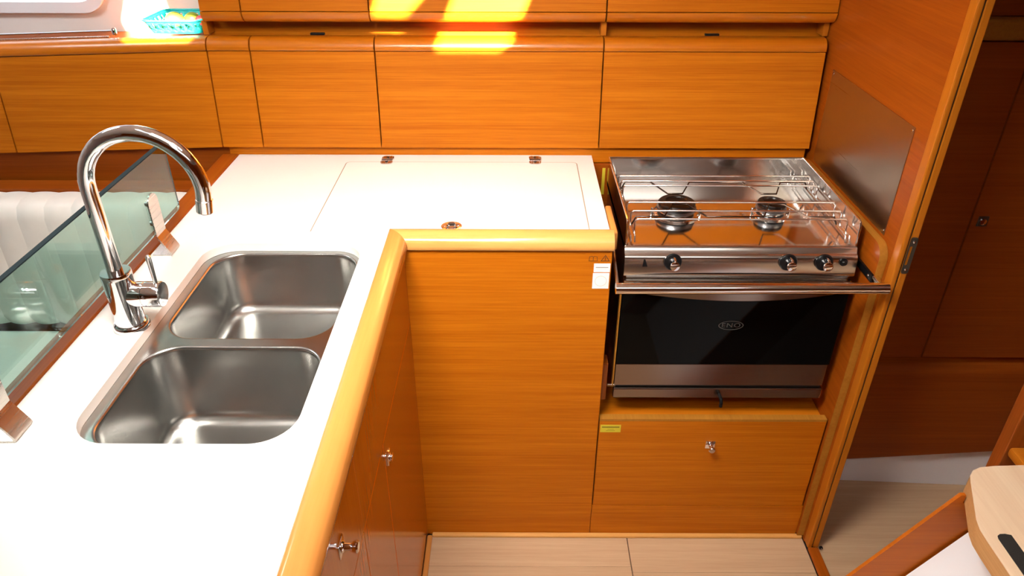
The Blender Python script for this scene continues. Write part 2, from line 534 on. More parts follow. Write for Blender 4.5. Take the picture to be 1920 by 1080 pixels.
def fruit(name, label, cat, loc, r, mat, squash=0.92, grp=None):
    bm = B()
    bmesh.ops.create_uvsphere(bm, u_segments=16, v_segments=10, radius=r)
    for v in bm.verts:
        k = abs(v.co.x) / r
        v.co.x *= 1.0 + 0.22 * k * k * k
        v.co.z *= squash
    o = obj(name, bm, mat)
    o.location = loc
    tag(o, label, cat, grp)
    st = lathe(B(), (r * 1.2, 0, 0), (1, 0, 0), [(r * 0.16, -0.002), (r * 0.16, 0.001), (r * 0.05, 0.002)], 8)
    s_ = obj('stem_end', st, PLY, None); s_.parent = o
    return o
fruit('lime', 'pale green lime in the teal basket, the left one', 'lime', (-0.878, 1.975, 1.2285), 0.021, LIME)
fruit('lime', 'smaller green lime in the teal basket, beside the red fruit', 'lime', (-0.838, 1.990, 1.2275), 0.018, LIME)
fruit('red_fruit', 'small red fruit in the teal basket next to the locker', 'fruit', (-0.808, 1.970, 1.2275), 0.0135, REDF)

# ------------------------------------------------------------------ settee behind the glass
for k, (x0, x1) in enumerate(((-2.2, -1.50), (-1.495, -0.86))):
    t = thing('settee_cushion', ['cream leather settee backrest cushion at the picture edge, behind the glass', 'cream leather settee backrest cushion nearest the worktop, behind the glass'][k], 'cushion', ((x0 + x1) / 2, 1.74, 0.45), 'settee backrest cushions')
    n = 9
    for i in range(n):
        a = x0 + (x1 - x0) * i / n; b = x0 + (x1 - x0) * (i + 1) / n
        bm = B()
        pr = [(1.798, 0.46), (1.715, 0.46), (1.70, 0.49), (1.705, 0.785), (1.718, 0.815), (1.745, 0.825), (1.798, 0.821)]
        vs = []
        for q in range(7):
            f = q / 6
            bul = 0.010 * math.sin(math.pi * f)
            row = []
            for (y, z) in pr:
                row.append(bm.verts.new((a + (b - a) * f, y - (bul if y < 1.75 else 0), z + (bul * 0.3 if z > 0.814 else 0))))
            vs.append(row)
        for q in range(6):
            for r in range(len(pr)):
                s = (r + 1) % len(pr)
                bm.faces.new((vs[q][r], vs[q][s], vs[q + 1][s], vs[q + 1][r]))
        bm.faces.new(vs[0]); bm.faces.new(list(reversed(vs[-1])))
        obj('channel', bm, CREAM, t, smooth=60)
t = thing('settee_bench', 'cream settee seat cushion seen through the green glass screen', 'seat', (-1.4, 1.4, 0.0))
obj('seat_cushion', box(B(), -2.2, -0.83, 1.12, 1.70, 0.36, 0.455, 0.03, 3), CREAM, t)
obj('seat_base', box(B(), -2.2, -0.84, 1.16, 1.70, 0.0, 0.36), RX, t)

# ------------------------------------------------------------------ sink-run cabinet
sc = thing('sink_cabinet', 'glossy dark teak cabinet run under the sink with two knobs', 'cabinet', (XS, 0.6, 0.0))
XI = XS - 0.018
boxo('carcass', RZ, sc, -0.262, XI - 0.0015, -0.35, 1.366, 0.03, 0.882, 0)
boxo('back_panel', RZ, sc, -0.780, -0.760, -0.35, 1.86, 0.0, 0.884, 0)
g = 0.0011
ZS = 0.7035
def front(name, y0, y1, z0, z1):
    return boxo(name, GZ, sc, XI, XS, y0 + g, y1 - g, z0 + g, z1 - g, 0.0008)
front('drawer_front', 0.7775, 1.3678, ZS, 0.881)
dr = front('drawer_front', 0.30, 0.7775, ZS, 0.881)
front('drawer_front', -0.34, 0.30, ZS, 0.881)
d1 = front('door', 0.971, 1.3678, 0.032, ZS)
front('door', 0.7775, 0.971, 0.032, ZS)
front('door', 0.30, 0.7775, 0.032, ZS)
front('door', -0.34, 0.30, 0.032, ZS)
boxo('plinth', RZ, sc, XI, XS - 0.002, -0.34, 1.366, 0.0, 0.031, 0.0005)
struct('baseboard_left', box(B(), XS - 0.001, XS + 0.013, -0.34, 1.355, 0.0, 0.012, 0.004), LY)
def push_knob(parent, c, n, s=1.0, out=1.0):
    """square plate, collar and mushroom button; n is the outward axis"""
    c = Vector(c); n = Vector(n)
    h = 0.0125 * s
    bm = B()
    if abs(n.x) > 0.5: box(bm, c.x - 0.001, c.x + 0.002, c.y - h, c.y + h, c.z - h, c.z + h, 0.0008)
    else: box(bm, c.x - h, c.x + h, c.y - 0.002, c.y + 0.001, c.z - h, c.z + h, 0.0008)
    k = obj('knob_plate', bm, CHROME, parent)
    obj('knob', lathe(B(), c, n, [(0.0085 * s, 0.001), (0.0085 * s, 0.004), (0.0055 * s, 0.0055), (0.005 * s, 0.0055 + 0.009 * out), (0.0075 * s, 0.0055 + 0.011 * out), (0.0088 * s, 0.0055 + 0.0135 * out), (0.0088 * s, 0.0055 + 0.017 * out), (0.007 * s, 0.0055 + 0.019 * out)], 18), CHROME, k)
    return k
push_knob(dr, (XS + 0.0005, 0.660, 0.812), (1, 0, 0), 1.0)
push_knob(d1, (XS + 0.0005, 1.000, 0.645), (1, 0, 0), 0.95, 0.12)

# ------------------------------------------------------------------ fridge cabinet
fc = thing('fridge_cabinet', 'teak fridge cabinet front between sink run and stove, stickers at top right', 'cabinet', (0, YF, 0))
boxo('front_panel', WX, fc, XS - 0.012, XR, YF, YF + 0.018, 0.0, 0.8828, 0.0012)
boxo('side_panel', RZ, fc, XR - 0.016, XR - 0.0005, YF + 0.0185, 1.86, 0.0, 0.882, 0)
struct('baseboard_1', box(B(), XS + 0.012, 0.787, 1.354, YF - 0.0005, 0.0, 0.010, 0.003), LX)
YP = YF - 0.0006
def flat(bm, pts, y=YP):
    bm.faces.new([bm.verts.new((p[0], y, p[1])) for p in pts])
    return bm
def lines(bm, segs, wd, y):
    for (x0, z0), (x1, z1) in segs:
        d = Vector((x1 - x0, z1 - z0)); L = d.length; d /= L
        nrm = Vector((-d.y, d.x)) * wd / 2
        e = d * wd / 2
        a = Vector((x0, z0)) - e; b = Vector((x1, z1)) + e
        flat(bm, [a + nrm, b + nrm, b - nrm, a - nrm], y)
    return bm
# open book and warning triangle pictograms, printed brown
bk1 = lines(B(), [((0.160, 0.858), (0.1685, 0.858)), ((0.1685, 0.858), (0.178, 0.858)), ((0.160, 0.858), (0.161, 0.868)), ((0.178, 0.858), (0.177, 0.868)),
                  ((0.161, 0.868), (0.1665, 0.8695)), ((0.1665, 0.8695), (0.169, 0.8675)), ((0.169, 0.8675), (0.1715, 0.8695)), ((0.1715, 0.8695), (0.177, 0.868)), ((0.169, 0.8675), (0.169, 0.859))], 0.0012, YP)
obj('book_pictogram', bk1, BROWNP, fc, smooth=0)
tr1 = lines(B(), [((0.186, 0.858), (0.2035, 0.858)), ((0.186, 0.858), (0.1948, 0.8715)), ((0.2035, 0.858), (0.1948, 0.8715)), ((0.1948, 0.862), (0.1948, 0.8675)), ((0.1948, 0.8598), (0.1948, 0.8602))], 0.0016, YP)
obj('warning_pictogram', tr1, BROWNP, fc, smooth=0)
s1 = boxo('white_sticker', PAPER, fc, 0.1715, 0.2065, YP - 0.0003, YF, 0.8305, 0.8515, 0)
obj('print', lines(B(), [((0.1765, 0.8425), (0.1865, 0.8425)), ((0.1885, 0.8425), (0.2015, 0.8425))], 0.0021, YP - 0.0006), GREY, s1, smooth=0)
obj('print', lines(B(), [((0.1765, 0.8385), (0.1985, 0.8385))], 0.0009, YP - 0.0006), PALEP, s1, smooth=0)
s2 = boxo('white_sticker', PAPER, fc, 0.1705, 0.2060, YP - 0.0003, YF, 0.7895, 0.8280, 0)
segs = []
for k in range(14):
    a0 = math.radians(k * 360 / 14); a1 = math.radians(k * 360 / 14 + 17)
    segs.append(((0.1882 + 0.0125 * math.cos(a0), 0.8085 + 0.0125 * math.sin(a0)), (0.1882 + 0.0125 * math.cos(a1), 0.8085 + 0.0125 * math.sin(a1))))
obj('print', lines(B(), segs, 0.0016, YP - 0.0006), PALEP, s2, smooth=0)

# ------------------------------------------------------------------ worktop
wt = thing('worktop', 'white L-shaped galley worktop with rounded wooden edge rail', 'worktop', (-0.5, 1.0, 0.885))
XI_, YI_ = -0.266, 1.402
outer = [(-0.736, -0.35), (XI_, -0.35), (XI_, YI_), (XR - 0.002, YI_), (XR - 0.002, 1.8625), (-0.736, 1.8625)]
CUT = rrect(-0.632, -0.311, 0.757, 1.352, 0.062, 9)
LID = rrect(-0.4385, 0.1640, 1.4035, 1.8105, 0.012, 4)
ZW = 0.905
LIDH = [(x, y) for x, y in rrect(-0.4410, 0.1665, 1.4031, 1.8130, 0.014, 4)]
obj('slab', plate_holes(B(), outer, [CUT], 0.8875, ZW), WHITE, wt)
# rounded solid wood edge rail with a mitred inside corner
PROF = [(0.0, 0.884), (0.0, 0.9145), (0.002, 0.9165), (0.008, 0.9180), (0.016, 0.9180), (0.024, 0.9165), (0.031, 0.9130), (0.0365, 0.9080), (0.0405, 0.9010), (0.0425, 0.8930), (0.0420, 0.8865), (0.0395, 0.8838), (0.0360, 0.8832), (0.020, 0.884)]
def sweep(fa, fb):
    bm = B()
    a = [bm.verts.new(fa(d, z)) for d, z in PROF]
    b = [bm.verts.new(fb(d, z)) for d, z in PROF]
    n = len(PROF)
    for i in range(n):
        j = (i + 1) % n
        bm.faces.new((a[i], a[j], b[j], b[i]))
    bm.faces.new(a); bm.faces.new(list(reversed(b)))
    return bm
e = 0.0003
obj('edge_rail', sweep(lambda d, z: (XI_ + d, -0.35, z), lambda d, z: (XI_ + d, YI_ - d - e, z)), LY, wt, smooth=50)
er = obj('edge_rail', sweep(lambda d, z: (XI_ + d + e, YI_ - d, z), lambda d, z: (XR + 0.0025, YI_ - d, z)), LX, wt, smooth=50)
obj('edge_block', box(B(), XR + 0.0003, XR + 0.0150, 1.405, 1.545, 0.862, 0.9065, 0.005, 3), LY, wt)
# wooden coaming along the settee side
cr = thing('coaming', 'reddish wooden coaming strip along the settee side of the worktop', 'trim', (-0.76, 0.8, 0.88))
boxo('coaming_board', RY, cr, -0.779, -0.7362, -0.35, 1.860, 0.8855, 0.9085, 0.003)

# fridge lid: groove shade as a flat brown strip, two hinges and a ring pull
ld = thing('fridge_hatch', 'white top-opening fridge lid with routed outline in the worktop', 'lid', (-0.137, 1.61, ZW))
def groove():
    bm = B()
    wdt = 0.0026
    path = [(-0.4375, 1.408), (-0.4375, 1.796)] + arc(-0.4255, 1.798, 0.012, 180, 90, 5) + [(0.149, 1.810)] + arc(0.151, 1.798, 0.012, 90, 0, 5) + [(0.163, 1.408)]
    prev = None
    for i, p in enumerate(path):
        p = Vector(p)
        a = Vector(path[max(0, i - 1)]); b = Vector(path[min(len(path) - 1, i + 1)])
        t = (b - a).normalized(); nn = Vector((-t.y, t.x)) * wdt / 2
        q = (bm.verts.new((p.x + nn.x, p.y + nn.y, ZW + 0.0003)), bm.verts.new((p.x - nn.x, p.y - nn.y, ZW + 0.0003)))
        if prev: bm.faces.new((prev[0], prev[1], q[1], q[0]))
        prev = q
    return bm
obj('lid_joint', groove(), GROOVE, ld, smooth=0)
obj('lid_panel', plate_holes(B(), rrect(-0.4362, 0.1617, 1.4075, 1.8087, 0.011, 4), [], ZW + 0.0001, ZW + 0.0008), WHITE, ld, smooth=0)
def hinge(x, y):
    bm = B()
    prism(bm, rrect(x - 0.0155, x + 0.0155, y - 0.027, y - 0.0026, 0.010, 4), 2, ZW + 0.0008, ZW + 0.0034)
    h = obj('hinge', bm, BRKT, ld)
    obj('hinge_leaf', prism(B(), rrect(x - 0.0155, x + 0.0155, y + 0.0026, y + 0.027, 0.010, 4), 2, ZW + 0.0004, ZW + 0.0034), BRKT, h)
    obj('hinge_pin', tube(B(), [(x - 0.0145, y, ZW + 0.0035), (x + 0.0145, y, ZW + 0.0035)], 0.0030, 10), CHROME, h)
    for dy in (-0.0145, 0.0145):
        obj('screw', lathe(B(), (x, y + dy, ZW + 0.0030), (0, 0, 1), [(0.0042, 0), (0.0036, 0.0012)], 10), DARK, h)
hinge(-0.333, 1.819); hinge(0.0545, 1.821)
rp = obj('ring_pull', lathe(B(), (-0.136, 1.432, ZW), (0, 0, 1), [(0.0225, 0.0008), (0.0225, 0.0025), (0.020, 0.0034), (0.016, 0.0030), (0.0145, 0.0012)], 28), CHROME, ld)
obj('ring', tube(B(), [(-0.136 + 0.0115 * math.cos(math.radians(a)), 1.432 + 0.0115 * math.sin(math.radians(a)), ZW + 0.0032) for a in range(0, 361, 20)], 0.0017, 8, cap=False), CHROME, rp)
boxo('ring_pivot', CHROME, rp, -0.143, -0.129, 1.4415, 1.4475, ZW + 0.0015, ZW + 0.0060, 0.0012)

# ------------------------------------------------------------------ double sink
sk = thing('double_sink', 'undermounted stainless steel sink with two rounded bowls', 'sink', (-0.47, 1.05, 0.73))
FARB = (-0.6165, -0.3165, 1.034, 1.3445)
NEARB = (-0.6165, -0.3165, 0.764, 1.013)
zf = 0.8870
obj('flange', plate_holes(B(), rrect(-0.655, -0.285, 0.735, 1.375, 0.07, 6), [rrect(FARB[0], FARB[1], FARB[2], FARB[3], 0.060, 7), rrect(NEARB[0], NEARB[1], NEARB[2], NEARB[3], 0.056, 7)], zf - 0.0016, zf), SINK, sk)
def bowl(R, r, zb):
    x0, x1, y0, y1 = R
    rows = [(-0.0005, zf + 0.0002), (0.0012, zf + 0.0001), (0.0028, zf - 0.001), (0.0040, zf - 0.0035), (0.0046, zf - 0.008)]
    D = zf - zb
    rows += [(0.0055, zf - D * 0.3), (0.0075, zf - D * 0.6), (0.0095, zb + 0.032)]
    for k in range(1, 7):
        a = math.radians(90 * k / 6)
        rows.append((0.0095 + 0.026 * (1 - math.cos(a)), zb + 0.006 + 0.026 * (1 - math.sin(a))))
    rows += [(0.055, zb + 0.004), (0.085, zb + 0.002)]
    bm = B()
    prev = None
    for ins, z in rows:
        rr = max(r - ins * 0.72, 0.018)
        pts = rrect(x0 + ins, x1 - ins, y0 + ins, y1 - ins, min(rr, (y1 - y0) / 2 - ins - 0.002), 8)
        rg = [bm.verts.new((p[0], p[1], z)) for p in pts]
        if prev: bridge(bm, prev, rg)
        prev = rg
    cx, cy = (x0 + x1) / 2, (y0 + y1) / 2
    c = bm.verts.new((cx, cy, zb))
    for i in range(len(prev)):
        bm.faces.new((prev[i], prev[(i + 1) % len(prev)], c))
    return bm, (cx, cy, zb)
for R, r, zb, lab in ((FARB, 0.060, 0.745, 'far sink bowl'), (NEARB, 0.056, 0.725, 'near sink bowl')):
    bm, c = bowl(R, r, zb)
    b = obj('bowl', bm, SINK, sk, smooth=60, label=lab)
    dn = obj('drain', lathe(B(), (c[0] + 0.06, c[1] - 0.04, zb + 0.0015), (0, 0, 1), [(0.041, 0), (0.041, 0.0016), (0.036, 0.0022), (0.030, 0.0010)], 28), CHROME, b)

# ------------------------------------------------------------------ mixer tap
tx, ty = -0.6575, 1.045
tp = thing('mixer_tap', 'chrome gooseneck mixer tap standing beside the sink', 'tap', (tx, ty, ZW))
obj('base_ring', lathe(B(), (tx, ty, ZW), (0, 0, 1), [(0.0290, 0.0003), (0.0295, 0.002), (0.0295, 0.0075), (0.0275, 0.0105), (0.0245, 0.0110)], 36), CHROME, tp)
obj('tap_body', lathe(B(), (tx, ty, ZW), (0, 0, 1), [(0.0240, 0.011), (0.0240, 0.060), (0.0243, 0.100), (0.0243, 0.1085), (0.0235, 0.1100), (0.0130, 0.1102)], 36), CHROME, tp)
RG = 0.0885
gx = tx + RG
zc = 1.163
path = [(tx, ty, ZW + 0.108), (tx, ty, 1.06), (tx, ty, 1.11), (tx, ty, zc - 0.01)]
path += [(gx + RG * math.cos(math.radians(a)), ty, zc + RG * math.sin(math.radians(a))) for a in range(180, -13, -8)]
obj('spout', tube(B(), path, 0.0122, 20), CHROME, tp, smooth=60)
pe = Vector(path[-1]); te = (Vector(path[-1]) - Vector(path[-2])).normalized()
obj('aerator', lathe(B(), pe - te * 0.001, te, [(0.0122, 0), (0.0131, 0.001), (0.0131, 0.021), (0.0118, 0.0225)], 24), CHROME, tp)
hd = obj('handle_housing', lathe(B(), (tx + 0.012, ty, 0.971), (1, 0, 0), [(0.0185, 0), (0.0215, 0.014), (0.0215, 0.0265), (0.0205, 0.0272)], 30), CHROME, tp)
cp = obj('handle_cap', lathe(B(), (tx + 0.0395, ty, 0.971), (1, 0, 0), [(0.0205, 0), (0.0217, 0.0006), (0.0217, 0.0265), (0.0207, 0.0285), (0.018, 0.0290)], 30), CHROME, tp)
obj('lever', tube(B(), [(tx + 0.0615, ty, 0.988), (tx + 0.0615, ty, 1.010), (tx + 0.0612, ty, 1.036), (tx + 0.0612, ty, 1.0425), (tx + 0.0612, ty, 1.0450)], [0.0033, 0.0036, 0.0046, 0.0046, 0.0025], 14), CHROME, cp)

# ------------------------------------------------------------------ glass splash screen
gs = thing('glass_screen', 'green tinted glass splash screen held by steel brackets beside the tap', 'screen', (-0.71, 1.0, ZW))
gp = [(0.20, 0.951), (1.414, 0.951)] + arc(1.414, 0.963, 0.012, -90, 0, 5)[1:] + [(1.425, 1.084)] + arc(1.413, 1.084, 0.012, 0, 90, 5)[1:] + [(0.20, 1.096)]
pn = obj('glass_pane', prism(B(), gp, 0, -0.7215, -0.7135), GLASS, gs, smooth=20)
obj('top_edge', box(B(), -0.7220, -0.7130, 0.20, 1.412, 1.0962, 1.0985), GLASSEDGE, pn, smooth=0)
def bracket(yc):
    hw_ = 0.0205
    th = 0.0030
    br = None
    # upright leaf with rounded top, inside face of the glass
    leaf = [(yc - hw_, 0.947), (yc + hw_, 0.947), (yc + hw_, 1.012)] + arc(yc, 1.012, hw_, 0, 180, 10)[1:]
    br = obj('bracket', prism(B(), leaf, 0, -0.7130, -0.7130 + th), BRKT, gs)
    pr = [(-0.7130, 0.947), (-0.7100, 0.947), (-0.6915, 0.9125), (-0.6905, 0.9080), (-0.6925, 0.9054), (-0.7290, 0.9054), (-0.7290, 0.9080), (-0.6955, 0.9080), (-0.6950, 0.9105)]
    obj('bent_foot', prism(B(), pr, 1, yc - hw_, yc + hw_), BRKT, br)
    for dz in (0.968, 1.010):
        obj('bolt', lathe(B(), (-0.7220, yc, dz), (-1, 0, 0), [(0.0085, 0), (0.0085, 0.0015), (0.0060, 0.0017), (0.0060, 0.0060), (0.0045, 0.0062), (0.0045, 0.0095)], 12), CHROME, br)
bracket(1.318); bracket(0.778)

# ------------------------------------------------------------------ stove bay
struct('wall_stove_bay', box(B(), XR + 0.0005, 0.7705, 1.845, 1.860, 0.38, 0.8845), RX)
ck = thing('stove_side_panel', 'teak side panel right of the stove with pale plywood edge and rounded corner', 'panel', (0.78, 1.5, 0.0))
r_ = 0.035
cpoly = [(1.86, 0.012), (1.358, 0.012), (1.358, 0.897 - r_)] + arc(1.358 + r_, 0.897 - r_, r_, 180, 90, 8)[1:] + [(1.86, 0.897)]
obj('board', prism(B(), cpoly, 0, 0.7725, 0.7890), RY, ck)
# pale lipping all along the front and top edge
lip = [(1.3575, 0.012), (1.3575, 0.897 - r_)] + arc(1.358 + r_, 0.897 - r_, r_ + 0.0005, 180, 90, 8)[1:] + [(1.845, 0.8975)]
lin = [(1.3590, 0.012), (1.3590, 0.897 - r_)] + arc(1.358 + r_, 0.897 - r_, r_ - 0.001, 180, 90, 8)[1:] + [(1.845, 0.8960)]
obj('edge_lipping', prism(B(), lip + lin[::-1], 0, 0.7722, 0.7893), LIPW, ck)

yt = boxo('warning_tape', YELLOW, None, 0.2365, 0.2445, 1.8435, 1.8448, 0.80, 0.876, 0)
tag(yt, 'narrow yellow warning tape on the wall behind the left of the stove', 'sticker')
gb = boxo('wooden_stop', RZ, None, XR + 0.001, XR + 0.016, 1.392, 1.43, 0.455, 0.565, 0.002)
tag(gb, 'small orange wooden stop block low between fridge cabinet and oven', 'block')

# drawer below the stove
dw = thing('pan_drawer', 'teak drawer front below the stove with push knob and yellow sticker', 'drawer', (0.49, YF, 0.115))
df = boxo('drawer_front', WX, dw, XR + 0.003, 0.7675, YF, YF + 0.018, 0.1155, 0.4085, 0.0008)
boxo('top_lipping', LIPW, dw, XR + 0.003, 0.7675, YF - 0.0003, YF + 0.0183, 0.4085, 0.4160, 0.0008)
boxo('shelf_board', WX, dw, XR + 0.002, 0.7715, YF + 0.0195, 1.8445, 0.376, 0.392, 0)
push_knob(df, (0.4925, YF - 0.0005, 0.334), (0, -1, 0), 0.95)
ys = boxo('yellow_sticker', YELLOW, df, 0.2145, 0.2650, YP - 0.0003, YF, 0.3735, 0.3970, 0)
obj('print', lines(B(), [((0.2200, 0.3905), (0.2595, 0.3905))], 0.0036, YP - 0.0006), plain('olive_print', (0.20, 0.15, 0.01), 0.6), ys, smooth=0)
obj('print', lines(B(), [((0.2330, 0.3835), (0.2470, 0.3835)), ((0.2300, 0.3790), (0.2500, 0.3790))], 0.0014, YP - 0.0006), plain('olive_print_2', (0.30, 0.23, 0.015), 0.6), ys, smooth=0)
pl = boxo('galley_plinth', WX, None, XR + 0.001, 0.7715, YF, YF + 0.018, 0.0, 0.1135, 0.0006)
tag(pl, 'teak plinth board between drawer and floor below the stove', 'plinth')

# ------------------------------------------------------------------ gimballed stove
SX0, SX1 = 0.2450, 0.7500
st = thing('gas_stove', 'stainless steel two-burner gas stove with black glass oven door', 'stove', ((SX0 + SX1) / 2, 1.6, 0.455))
boxo('oven_body', STEEL, st, SX0 + 0.003, SX1 - 0.003, 1.412, 1.795, 0.470, 0.845, 0.003)
# tray: floor, back guard, side guards, front lip
ZT = 0.8620
tray = boxo('hob_tray', MIRROR, st, SX0, SX1, 1.424, 1.800, 0.846, ZT, 0.002)
boxo('back_guard', MIRROR, st, SX0, SX1, 1.7985, 1.8010, 0.846, 0.9225, 0.0005)
obj('back_guard_lip', tube(B(), [(SX0, 1.800, 0.9225), (SX1, 1.800, 0.9225)], 0.0032, 10), MIRROR, st)
def side_guard(x):
    gpts = [(1.800, 0.848), (1.424, 0.848), (1.424, 0.868), (1.4265, 0.912)] + arc(1.4365, 0.914, 0.010, 180, 90, 4)[1:] + [(1.800, 0.924)]
    return obj('side_guard', prism(B(), gpts, 0, x - 0.001, x + 0.001), MIRROR, st)
side_guard(SX0 + 0.001)
side_guard(SX1 - 0.001)
for x in (SX0 + 0.001, SX1 - 0.001):
    obj('side_guard_lip', tube(B(), [(x, 1.800, 0.924), (x, 1.437, 0.924), (x, 1.429, 0.921), (x, 1.4262, 0.912), (x, 1.4240, 0.870)], 0.0022, 8), MIRROR, st)
# control panel
cpf = [(1.440, 0.846), (1.424, 0.8660), (1.4205, 0.8680), (1.4165, 0.8670), (1.4135, 0.8640), (1.4110, 0.8555), (1.4060, 0.8530), (1.4020, 0.8500), (1.4000, 0.8440), (1.3965, 0.8130), (1.3970, 0.8060), (1.4010, 0.8010), (1.4080, 0.7990), (1.440, 0.7990)]
obj('control_panel', prism(B(), cpf, 0, SX0 - 0.003, SX1 - 0.001), STEEL, st, smooth=50)
def hob_knob(x):
    c = Vector((x, 1.3985, 0.8395)); n = Vector((0, -1, 0.09)).normalized()
    k = obj('control_knob', lathe(B(), c, n, [(0.0190, 0), (0.0195, 0.002), (0.0195, 0.004), (0.0175, 0.0065), (0.0110, 0.0075)], 26), DARK, st)
    obj('knob_grip', lathe(B(), c, n, [(0.0110, 0.006), (0.0095, 0.012), (0.0092, 0.022), (0.0105, 0.026), (0.0100, 0.0285), (0.0075, 0.0292)], 22), CHROME, k)
    p = c + n * 0.0185
    obj('knob_fin', box(B(), p.x - 0.0022, p.x + 0.0022, p.y - 0.009, p.y + 0.009, p.z + 0.002, p.z + 0.0150, 0.001), CHROME, k)
for x in (0.3465, 0.5975, 0.6755): hob_knob(x)
obj('igniter_button', lathe(B(), (0.7185, 1.399, 0.8395), (0, -1, 0.09), [(0.0088, 0), (0.0088, 0.003), (0.0060, 0.0035), (0.0055, 0.009), (0.0042, 0.0102)], 18), DARK, st)
mk = B()
flat(mk, [(0.2815, 0.8270), (0.2925, 0.8270), (0.2868, 0.8440), (0.2838, 0.8440)], 1.3945)
for v in mk.verts: v.co.y = 1.3973 + (v.co.z - 0.813) * (1.4000 - 1.3965) / 0.031 - 0.0014
obj('maker_mark', mk, DARK, st, smooth=0)
# oven front
ZG0, ZG1 = 0.5600, 0.7780
od = boxo('oven_door', BLACKGLASS, st, SX0 - 0.001, SX1 + 0.001, 1.398, 1.412, ZG0, ZG1, 0.001)
boxo('door_top_rail', MIRROR, od, SX0 - 0.003, SX1 - 0.002, 1.394, 1.412, 0.7790, 0.7925, 0.002)
boxo('edge_strip', LIPW, od, SX0 - 0.0065, SX0 - 0.0035, 1.397, 1.408, 0.497, 0.7780, 0)
def bowed(z0, z1, depth, th):
    bm = B(); prev = None
    for k in range(21):
        f = k / 20
        x = SX0 + 0.02 + (SX1 - SX0 - 0.04) * f
        y = 1.394 - depth * math.sin(math.pi * f) ** 0.8
        a = [bm.verts.new((x, y, z1)), bm.verts.new((x, y - 0.004, z1 - 0.003)), bm.verts.new((x, y - 0.004, z0 + 0.003)), bm.verts.new((x, y, z0)), bm.verts.new((x, y + th, z0)), bm.verts.new((x, y + th, z1))]
        if prev: bridge(bm, prev, a)
        else: bm.faces.new(a)
        prev = a
    bm.faces.new(list(reversed(prev)))
    return bm
obj('door_handle', bowed(0.7635, 0.790, 0.037, 0.004), DSTEEL, od, smooth=50)
# logo: oval ring with the maker's letters
lg = B()
def ell(a, b, n=40): return [(0.4995 + a * math.cos(2 * math.pi * k / n), 0.6725 + b * math.sin(2 * math.pi * k / n)) for k in range(n)]
o1, i1 = ell(0.0290, 0.0128), ell(0.0268, 0.0108)
vo = [lg.verts.new((p[0], 1.3972, p[1])) for p in o1]; vi = [lg.verts.new((p[0], 1.3972, p[1])) for p in i1]
bridge(lg, vo, vi)
obj('logo_ring', lg, LOGO, od, smooth=0)
fc_ = bpy.data.curves.new('logo_text', 'FONT')
fc_.body = 'ENO'; fc_.size = 0.0165; fc_.align_x = 'CENTER'; fc_.align_y = 'CENTER'; fc_.space_character = 1.15
tmp = bpy.data.objects.new('tmp_text', fc_)
COL.objects.link(tmp)
dg = bpy.context.evaluated_depsgraph_get()
tm = bpy.data.meshes.new_from_object(tmp.evaluated_get(dg))
bpy.data.objects.remove(tmp)
bmT = B(); bmT.from_mesh(tm); bpy.data.meshes.remove(tm)
for v in bmT.verts:
    v.co = Vector((0.4995 + v.co.x * 1.2, 1.3972, 0.6725 + v.co.y))
obj('logo_letters', bmT, LOGO, od, smooth=0)
boxo('lower_strip', DSTEEL, st, SX0 - 0.001, SX1 - 0.002, 1.399, 1.412, 0.4960, 0.5590, 0.0008)
boxo('bottom_bar', DSTEEL, st, SX0 - 0.002, SX1 + 0.001, 1.396, 1.412, 0.4575, 0.4878, 0.003)
boxo('dark_gap', RUBBER, st, SX0 + 0.004, SX1 - 0.004, 1.4055, 1.4115, 0.4880, 0.4958, 0)
lp = obj('lock_pin', tube(B(), [(0.5020, 1.400, 0.470), (0.5020, 1.378, 0.470), (0.5020, 1.372, 0.463), (0.5020, 1.372, 0.452)], 0.0042, 10), DARK, st)
obj('gimbal_pin', tube(B(), [(SX0 - 0.017, 1.402, 0.494), (SX0 + 0.002, 1.402, 0.494)], 0.0035, 10), MIRROR, st)
# burners
def burner(x, y, r):
    b = obj('burner', lathe(B(), (x, y, ZT), (0, 0, 1), [(r * 1.22, 0.0005), (r * 1.22, 0.0030), (r * 1.08, 0.0060), (r * 0.80, 0.0065), (r * 0.80, 0.010)], 36), MIRROR, st)
    obj('burner_ring', lathe(B(), (x, y, ZT), (0, 0, 1), [(r * 0.80, 0.0095), (r * 1.00, 0.0120), (r * 1.06, 0.0160), (r * 1.04, 0.0205), (r * 0.96, 0.0225)], 36), ALU, b)
    obj('burner_cap', lathe(B(), (x, y, ZT), (0, 0, 1), [(r * 0.94, 0.0222), (r * 0.98, 0.0260), (r * 0.98, 0.0300), (r * 0.92, 0.0330), (r * 0.62, 0.0345), (r * 0.56, 0.0315), (r * 0.30, 0.0305)], 36), CAST, b)
    for sx, sy in ((-1.42, 0.1), (1.42, -0.1)):
        obj('electrode', lathe(B(), (x + sx * r * 0.9, y + sy * r, ZT), (0, 0, 1), [(0.0026, 0), (0.0026, 0.013), (0.0014, 0.015)], 8), MIRROR, b)
burner(0.386, 1.592, 0.0445)
burner(0.611, 1.592, 0.0340)
# pan support wires: two bent wires that dip towards each burner
def support(sgn):
    yo = 1.592 + sgn * 0.098
    zt = ZT + 0.040
    pts = [(SX0 + 0.022, yo, ZT + 0.022), (SX0 + 0.03, yo, zt)]
    for bx, rr in ((0.386, 0.0445), (0.611, 0.034)):
        pts += [(bx - 0.048, yo, zt), (bx - 0.018, 1.592 + sgn * 0.030, zt - 0.001), (bx + 0.018, 1.592 + sgn * 0.030, zt - 0.001), (bx + 0.048, yo, zt)]
    pts += [(SX1 - 0.03, yo, zt), (SX1 - 0.022, yo, ZT + 0.022)]
    return tube(B(), pts, 0.0020, 8)
obj('pan_support', support(1), WIRE, st, smooth=60)
obj('pan_support', support(-1), WIRE, st, smooth=60)
